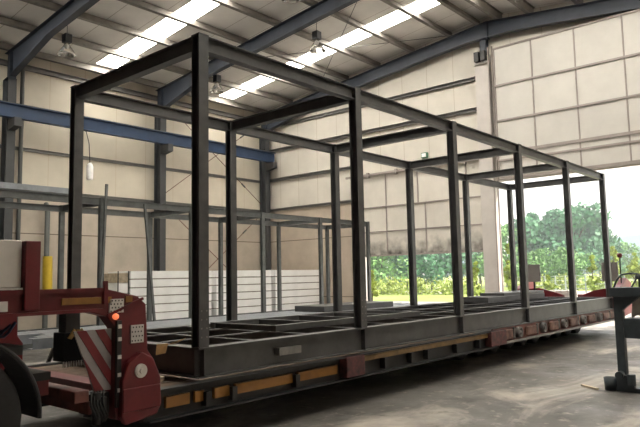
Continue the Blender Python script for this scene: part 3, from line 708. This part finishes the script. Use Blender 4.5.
# ---------------------------------------------------------------- work stand at right
S = thing('work_stand', 'dark slate metal work stand with a flat top at the right edge', 'machine', (9.1, 2.5, 0))
MB().box((9.0, 2.54, .06), (9.11, 2.64, 1.25)).build('upright', 'machine', S, bevel=.006)
MB().box((8.95, 1.60, 1.25), (9.35, 2.67, 1.37)).build('top_plate', 'machine', S, bevel=.008)
MB().prism([(2.54, 1.25), (2.34, 1.25), (2.54, 1.07)], 0, 9.0, 9.1).build('gusset', 'machine', S)
MB().box((8.98, 1.70, .06), (9.12, 1.84, 1.25)).build('upright', 'machine', S, bevel=.006)
MB().box((9.0, 1.85, .70), (9.3, 2.535, .96)).build('drawer_box', 'machine', S, bevel=.008)
MB().box((8.97, 1.65, .0), (9.13, 2.66, .06)).build('foot', 'machine', S, bevel=.008)
MB().lathe((9.02, 2.735, 0), [(0, .005), (.075, .005), (.085, .17), (.078, .17), (.07, .02), (0, .02)], 2, 20).build('bucket', 'machine', S)
fc = MB().box((8.93, 2.44, .061), (8.999, 2.64, .22)); fc.tube([(8.90, 2.6, .22), (8.995, 2.6, .22)], .05, 12); fc.tube([(8.95, 2.47, .10), (8.95, 2.47, .24)], .05, 12)
fc.build('clamp', 'machine', S)
hd = MB(); hd.tube([(9.1, 2.65, 1.37), (9.1, 2.61, 1.47), (9.1, 2.55, 1.54), (9.1, 2.46, 1.555), (9.1, 2.36, 1.55), (9.1, 2.30, 1.52)], .012, 8); hd.build('handle', 'machine', S)
hd = MB(); hd.lathe((9.1, 2.34, 1.51), [(0, -.06), (.035, -.06), (.035, .06), (0, .06)], 0, 16); hd.tube([(9.1, 2.34, 1.37), (9.1, 2.34, 1.50)], .016, 8); hd.tube([(9.1, 2.44, 1.37), (9.1, 2.37, 1.49)], .010, 8)
hd.build('vise', 'machine', S)
# draped cloth
cl = MB(); nx, nz = 16, 8; vs_ = []
for j in range(nz+1):
    for i in range(nx+1):
        y = 2.02+.46*i/nx*(.92+.08*j/nz); z = 1.247-.27*j/nz - (.0 if j < nz else .02*math.sin(i*1.3))
        x = 9.14 + .018*math.sin(i*1.6)*(.3+j/nz) + .012*j/nz
        vs_.append((x, y, z))
k0 = len(vs_); vs_ += [(v[0]+.006, v[1], v[2]) for v in vs_]
fs = []
for j in range(nz):
    for i in range(nx):
        a = j*(nx+1)+i; fs += [(a, a+1, a+nx+2, a+nx+1), (k0+a, k0+a+nx+1, k0+a+nx+2, k0+a+1)]
cl.add(vs_, fs, True); tag(cl.build('cloth', 'cloth'), 'pale dusty cloth hanging under the top of the slate work stand', 'cloth')

# ---------------------------------------------------------------- outdoors
def at(px, dist, z=0):
    f = Vector((math.cos(YAW), math.sin(YAW), 0)); r_ = Vector((math.sin(YAW), -math.cos(YAW), 0))
    p = f*dist + r_*dist*(px-320)/FPX; return Vector((p.x, p.y, z))
struct('ground_yard', MB().box((XE+.25, -40, -.2), (31, 60, -.02)), 'asphalt')
struct('ground_grass', MB().box((31, -260, -.2), (420, 420, -.04)), 'grass')
struct('road', MB().box((44, -200, -.039), (50, 300, -.01)), 'road')
hb_ = MB(); pts = []
for i in range(41):
    px = 440+i*14; dd = 380; hgt = 10+22*math.exp(-((px-700)/95)**2)+3*math.sin(i*.7)
    p = at(px, dd); pts.append((p.x, p.y, max(1, hgt)))
vs_ = []
fw = Vector((math.cos(YAW), math.sin(YAW), 0))
for x, y, h in pts:
    q = Vector((x, y, 0)); vs_ += [tuple(q-fw*30), (x, y, h), tuple(q+fw*60)]
vs_ = [(v[0], v[1], v[2]-.2 if v[2] < .5 else v[2]) for v in vs_]
fs = []
for i in range(40):
    a = i*3; fs += [(a, a+3, a+4, a+1), (a+1, a+4, a+5, a+2), (a, a+2, a+5, a+3)]
fs += [(0, 1, 2), (120, 122, 121)]
hb_.add(vs_, fs, True); struct('hill', hb_, 'hill')

def foliage(rx, rz_, n, seed, lumps=14, size=.35, tip=0):
    rnd = random.Random(seed); mb = MB(); L_ = []
    for _ in range(lumps):
        a = rnd.uniform(0, 2*PI); h = rnd.uniform(.12, 1); w_ = math.sin(PI*min(1, h*.9+.08))**.6*(1-tip*h)
        rr = rnd.uniform(.1, .62)*w_
        L_.append((rx*rr*math.cos(a), rx*rr*math.sin(a), rz_*h, rx*rnd.uniform(.3, .5)*max(.25, w_)))
    for _ in range(n):
        cx, cy, cz, lr = rnd.choice(L_)
        d = Vector((rnd.gauss(0, 1), rnd.gauss(0, 1), rnd.gauss(0, 1))).normalized(); r_ = lr*rnd.uniform(.6, 1.05)
        p = Vector((cx, cy, cz)) + Vector((d.x*r_, d.y*r_, d.z*r_*.85))
        if p.z < .05: p.z = .05 + rnd.random()*.3
        u = Vector((rnd.gauss(0, 1), rnd.gauss(0, 1), rnd.gauss(0, 1))).normalized(); v = u.cross(d if abs(u.dot(d)) < .9 else Vector((0, 0, 1))).normalized()
        s_ = size*rnd.uniform(.6, 1.3)
        mb.add([p-u*s_*.5, p+v*s_*.32, p+u*s_*.5, p-v*s_*.32], [(0, 1, 2, 3)])
    return mb
def tree(px, dist, h, w_, mt, seed, label, grp, kind='tree', tip=0, n=1500, low=.1):
    p = at(px, dist); nm = 'tree' if kind == 'tree' else 'bush'
    t = thing(nm, label, kind, (p.x, p.y, -.05), grp)
    fm = foliage(w_/2, h*(1-low), n, seed, 16, max(.24, h*.07), tip)
    fm.v = [(v[0]+p.x, v[1]+p.y, v[2]+h*low-.05) for v in fm.v]
    fm.build('crown', mt, t)
    if kind == 'tree':
        tr_ = MB().tube([(p.x, p.y, -.05), (p.x+.05, p.y, h*.35), (p.x, p.y+.05, h*.75)], [h*.025, h*.018, h*.006], 8)
        for k in range(4):
            a = k*1.7+seed; z0 = h*(.3+.1*k); tr_.tube([(p.x, p.y, z0), (p.x+w_*.28*math.cos(a), p.y+w_*.28*math.sin(a), z0+h*.2)], [h*.010, h*.003], 6)
        tr_.build('trunk', 'bark', t)
G1 = 'dense trees behind the far fence'; G2 = 'yellow green saplings in the grass'; G3 = 'bushes at the edge of the grass'
big = [(505, 70, 6.8, 8, 'leaf_mid', 'just right of the pale door pillar'), (530, 72, 8.0, 10, 'leaf_dark', 'behind the far marker board'), (552, 74, 8.6, 10, 'leaf_dark', 'between the two right steel posts'),
       (575, 72, 9.4, 11, 'leaf_dark', 'tallest, behind the last steel post'), (598, 75, 8.2, 9, 'leaf_dark', 'right of the last steel post'), (620, 82, 4.9, 9, 'leaf_mid', 'low at the right edge in front of the hill'),
       (650, 84, 4.4, 9, 'leaf_mid', 'beyond the right edge of the door view'), (478, 68, 6.0, 8, 'leaf_mid', 'against the left side of the pale pillar'), (456, 66, 6.2, 8, 'leaf_dark', 'right part of the left doorway'),
       (430, 64, 6.0, 8, 'leaf_dark', 'centre of the left doorway'), (405, 66, 6.0, 8, 'leaf_dark', 'left centre of the left doorway'), (380, 60, 5.5, 7, 'leaf_mid', 'left part of the left doorway'), (358, 62, 5.5, 7, 'leaf_mid', 'at the left jamb of the left doorway'),
       (690, 80, 4.5, 9, 'leaf_mid', 'out of the door view to the right'), (540, 58, 3.4, 6, 'leaf_mid', 'lower one in front of the dark trees, left'), (568, 56, 3.6, 6, 'leaf_mid', 'lower one in front of the dark trees, centre')]
for i, (px, d_, h, w_, mt, lab) in enumerate(big):
    kindw = {'leaf_dark': 'dense blue green', 'leaf_mid': 'loose mid green'}[mt]
    tree(px, d_, h, w_, mt, 10+i, '%s tree %s' % (kindw, lab), G1, low=.08, n=2600)
sap = [(590, 40, 2.5, 1.6, 'beside the near marker board'), (612, 44, 3.4, 2.4, 'behind the near marker board'), (545, 40, 1.3, 1.4, 'between the two marker boards'), (632, 42, 2.9, 2.2, 'behind the work stand'),
       (507, 38, 3.2, 1.5, 'right beside the pale door pillar'), (474, 36, 2.2, 1.4, 'left of the pale door pillar'), (370, 36, 1.8, 1.6, 'at the left jamb of the left doorway')]
for i, (px, d_, h, w_, lab) in enumerate(sap):
    tree(px, d_, h, w_, 'leaf_yellow', 50+i, 'slim yellow green sapling %s' % lab, G2, tip=.75, n=700, low=.04)
for i, (px, d_, h, w_, lab) in enumerate([(385, 52, .9, 6, 'left in the left doorway'), (420, 50, .8, 6, 'centre of the left doorway'), (455, 48, .8, 6, 'right in the left doorway'), (525, 52, .9, 6, 'behind the far marker board'), (560, 53, .8, 6, 'between the marker boards'), (600, 54, 1.0, 6, 'behind the near marker board')]):
    tree(px, d_, h, w_, 'leaf_yellow', 80+i, 'low spreading bush %s' % lab, G3, 'bush', n=800, low=0)
# wire fence
a, b = at(500, 43), at(640, 46)
F = thing('wire_fence', 'pale grey wire fence with posts seen through the right doorway', 'fence', (a.x, a.y, -.04))
for k in range(15):
    p = a.lerp(b, k/14); MB().box((p.x-.04, p.y-.04, -.04), (p.x+.04, p.y+.04, 1.25)).build('fence_post', 'fence', F)
for z in (.3, .6, .9, 1.2):
    MB().obox((a.x, a.y, z), (b.x, b.y, z), .02, .03).build('wire', 'fence', F)

# summer haze over the fields
hm = bpy.data.materials.new('field haze'); hm.use_nodes = True; n = hm.node_tree.nodes; n.clear()
vo = n.new('ShaderNodeVolumeScatter'); vo.inputs['Color'].default_value = (.86, .95, 1, 1); vo.inputs['Density'].default_value = .003; vo.inputs['Anisotropy'].default_value = .3
oo = n.new('ShaderNodeOutputMaterial'); hm.node_tree.links.new(vo.outputs[0], oo.inputs['Volume'])
M['haze'] = hm
tag(MB().box((25, -200, -.03), (170, 300, 40)).build('haze', 'haze'), 'thin bluish summer haze over the fields', 'haze', kind='stuff')

# ---------------------------------------------------------------- settle everything onto the floor level
S.location += Vector((-.48, -.155, .10)); S.scale = (1, 1, .94)
c_ = bpy.data.objects['cloth']; c_.location = Vector((c_.location.x-.48, c_.location.y-.155, c_.location.z*.94+.10)); c_.scale = (1, 1, .94)
stay = ('tree', 'bush', 'ground', 'road', 'hill', 'haze', 'wire_fence', 'floor', 'timber_offcut', 'sun')
for o in list(C.objects):
    if o.parent is None and not o.name.startswith(stay): o.location.z -= .10
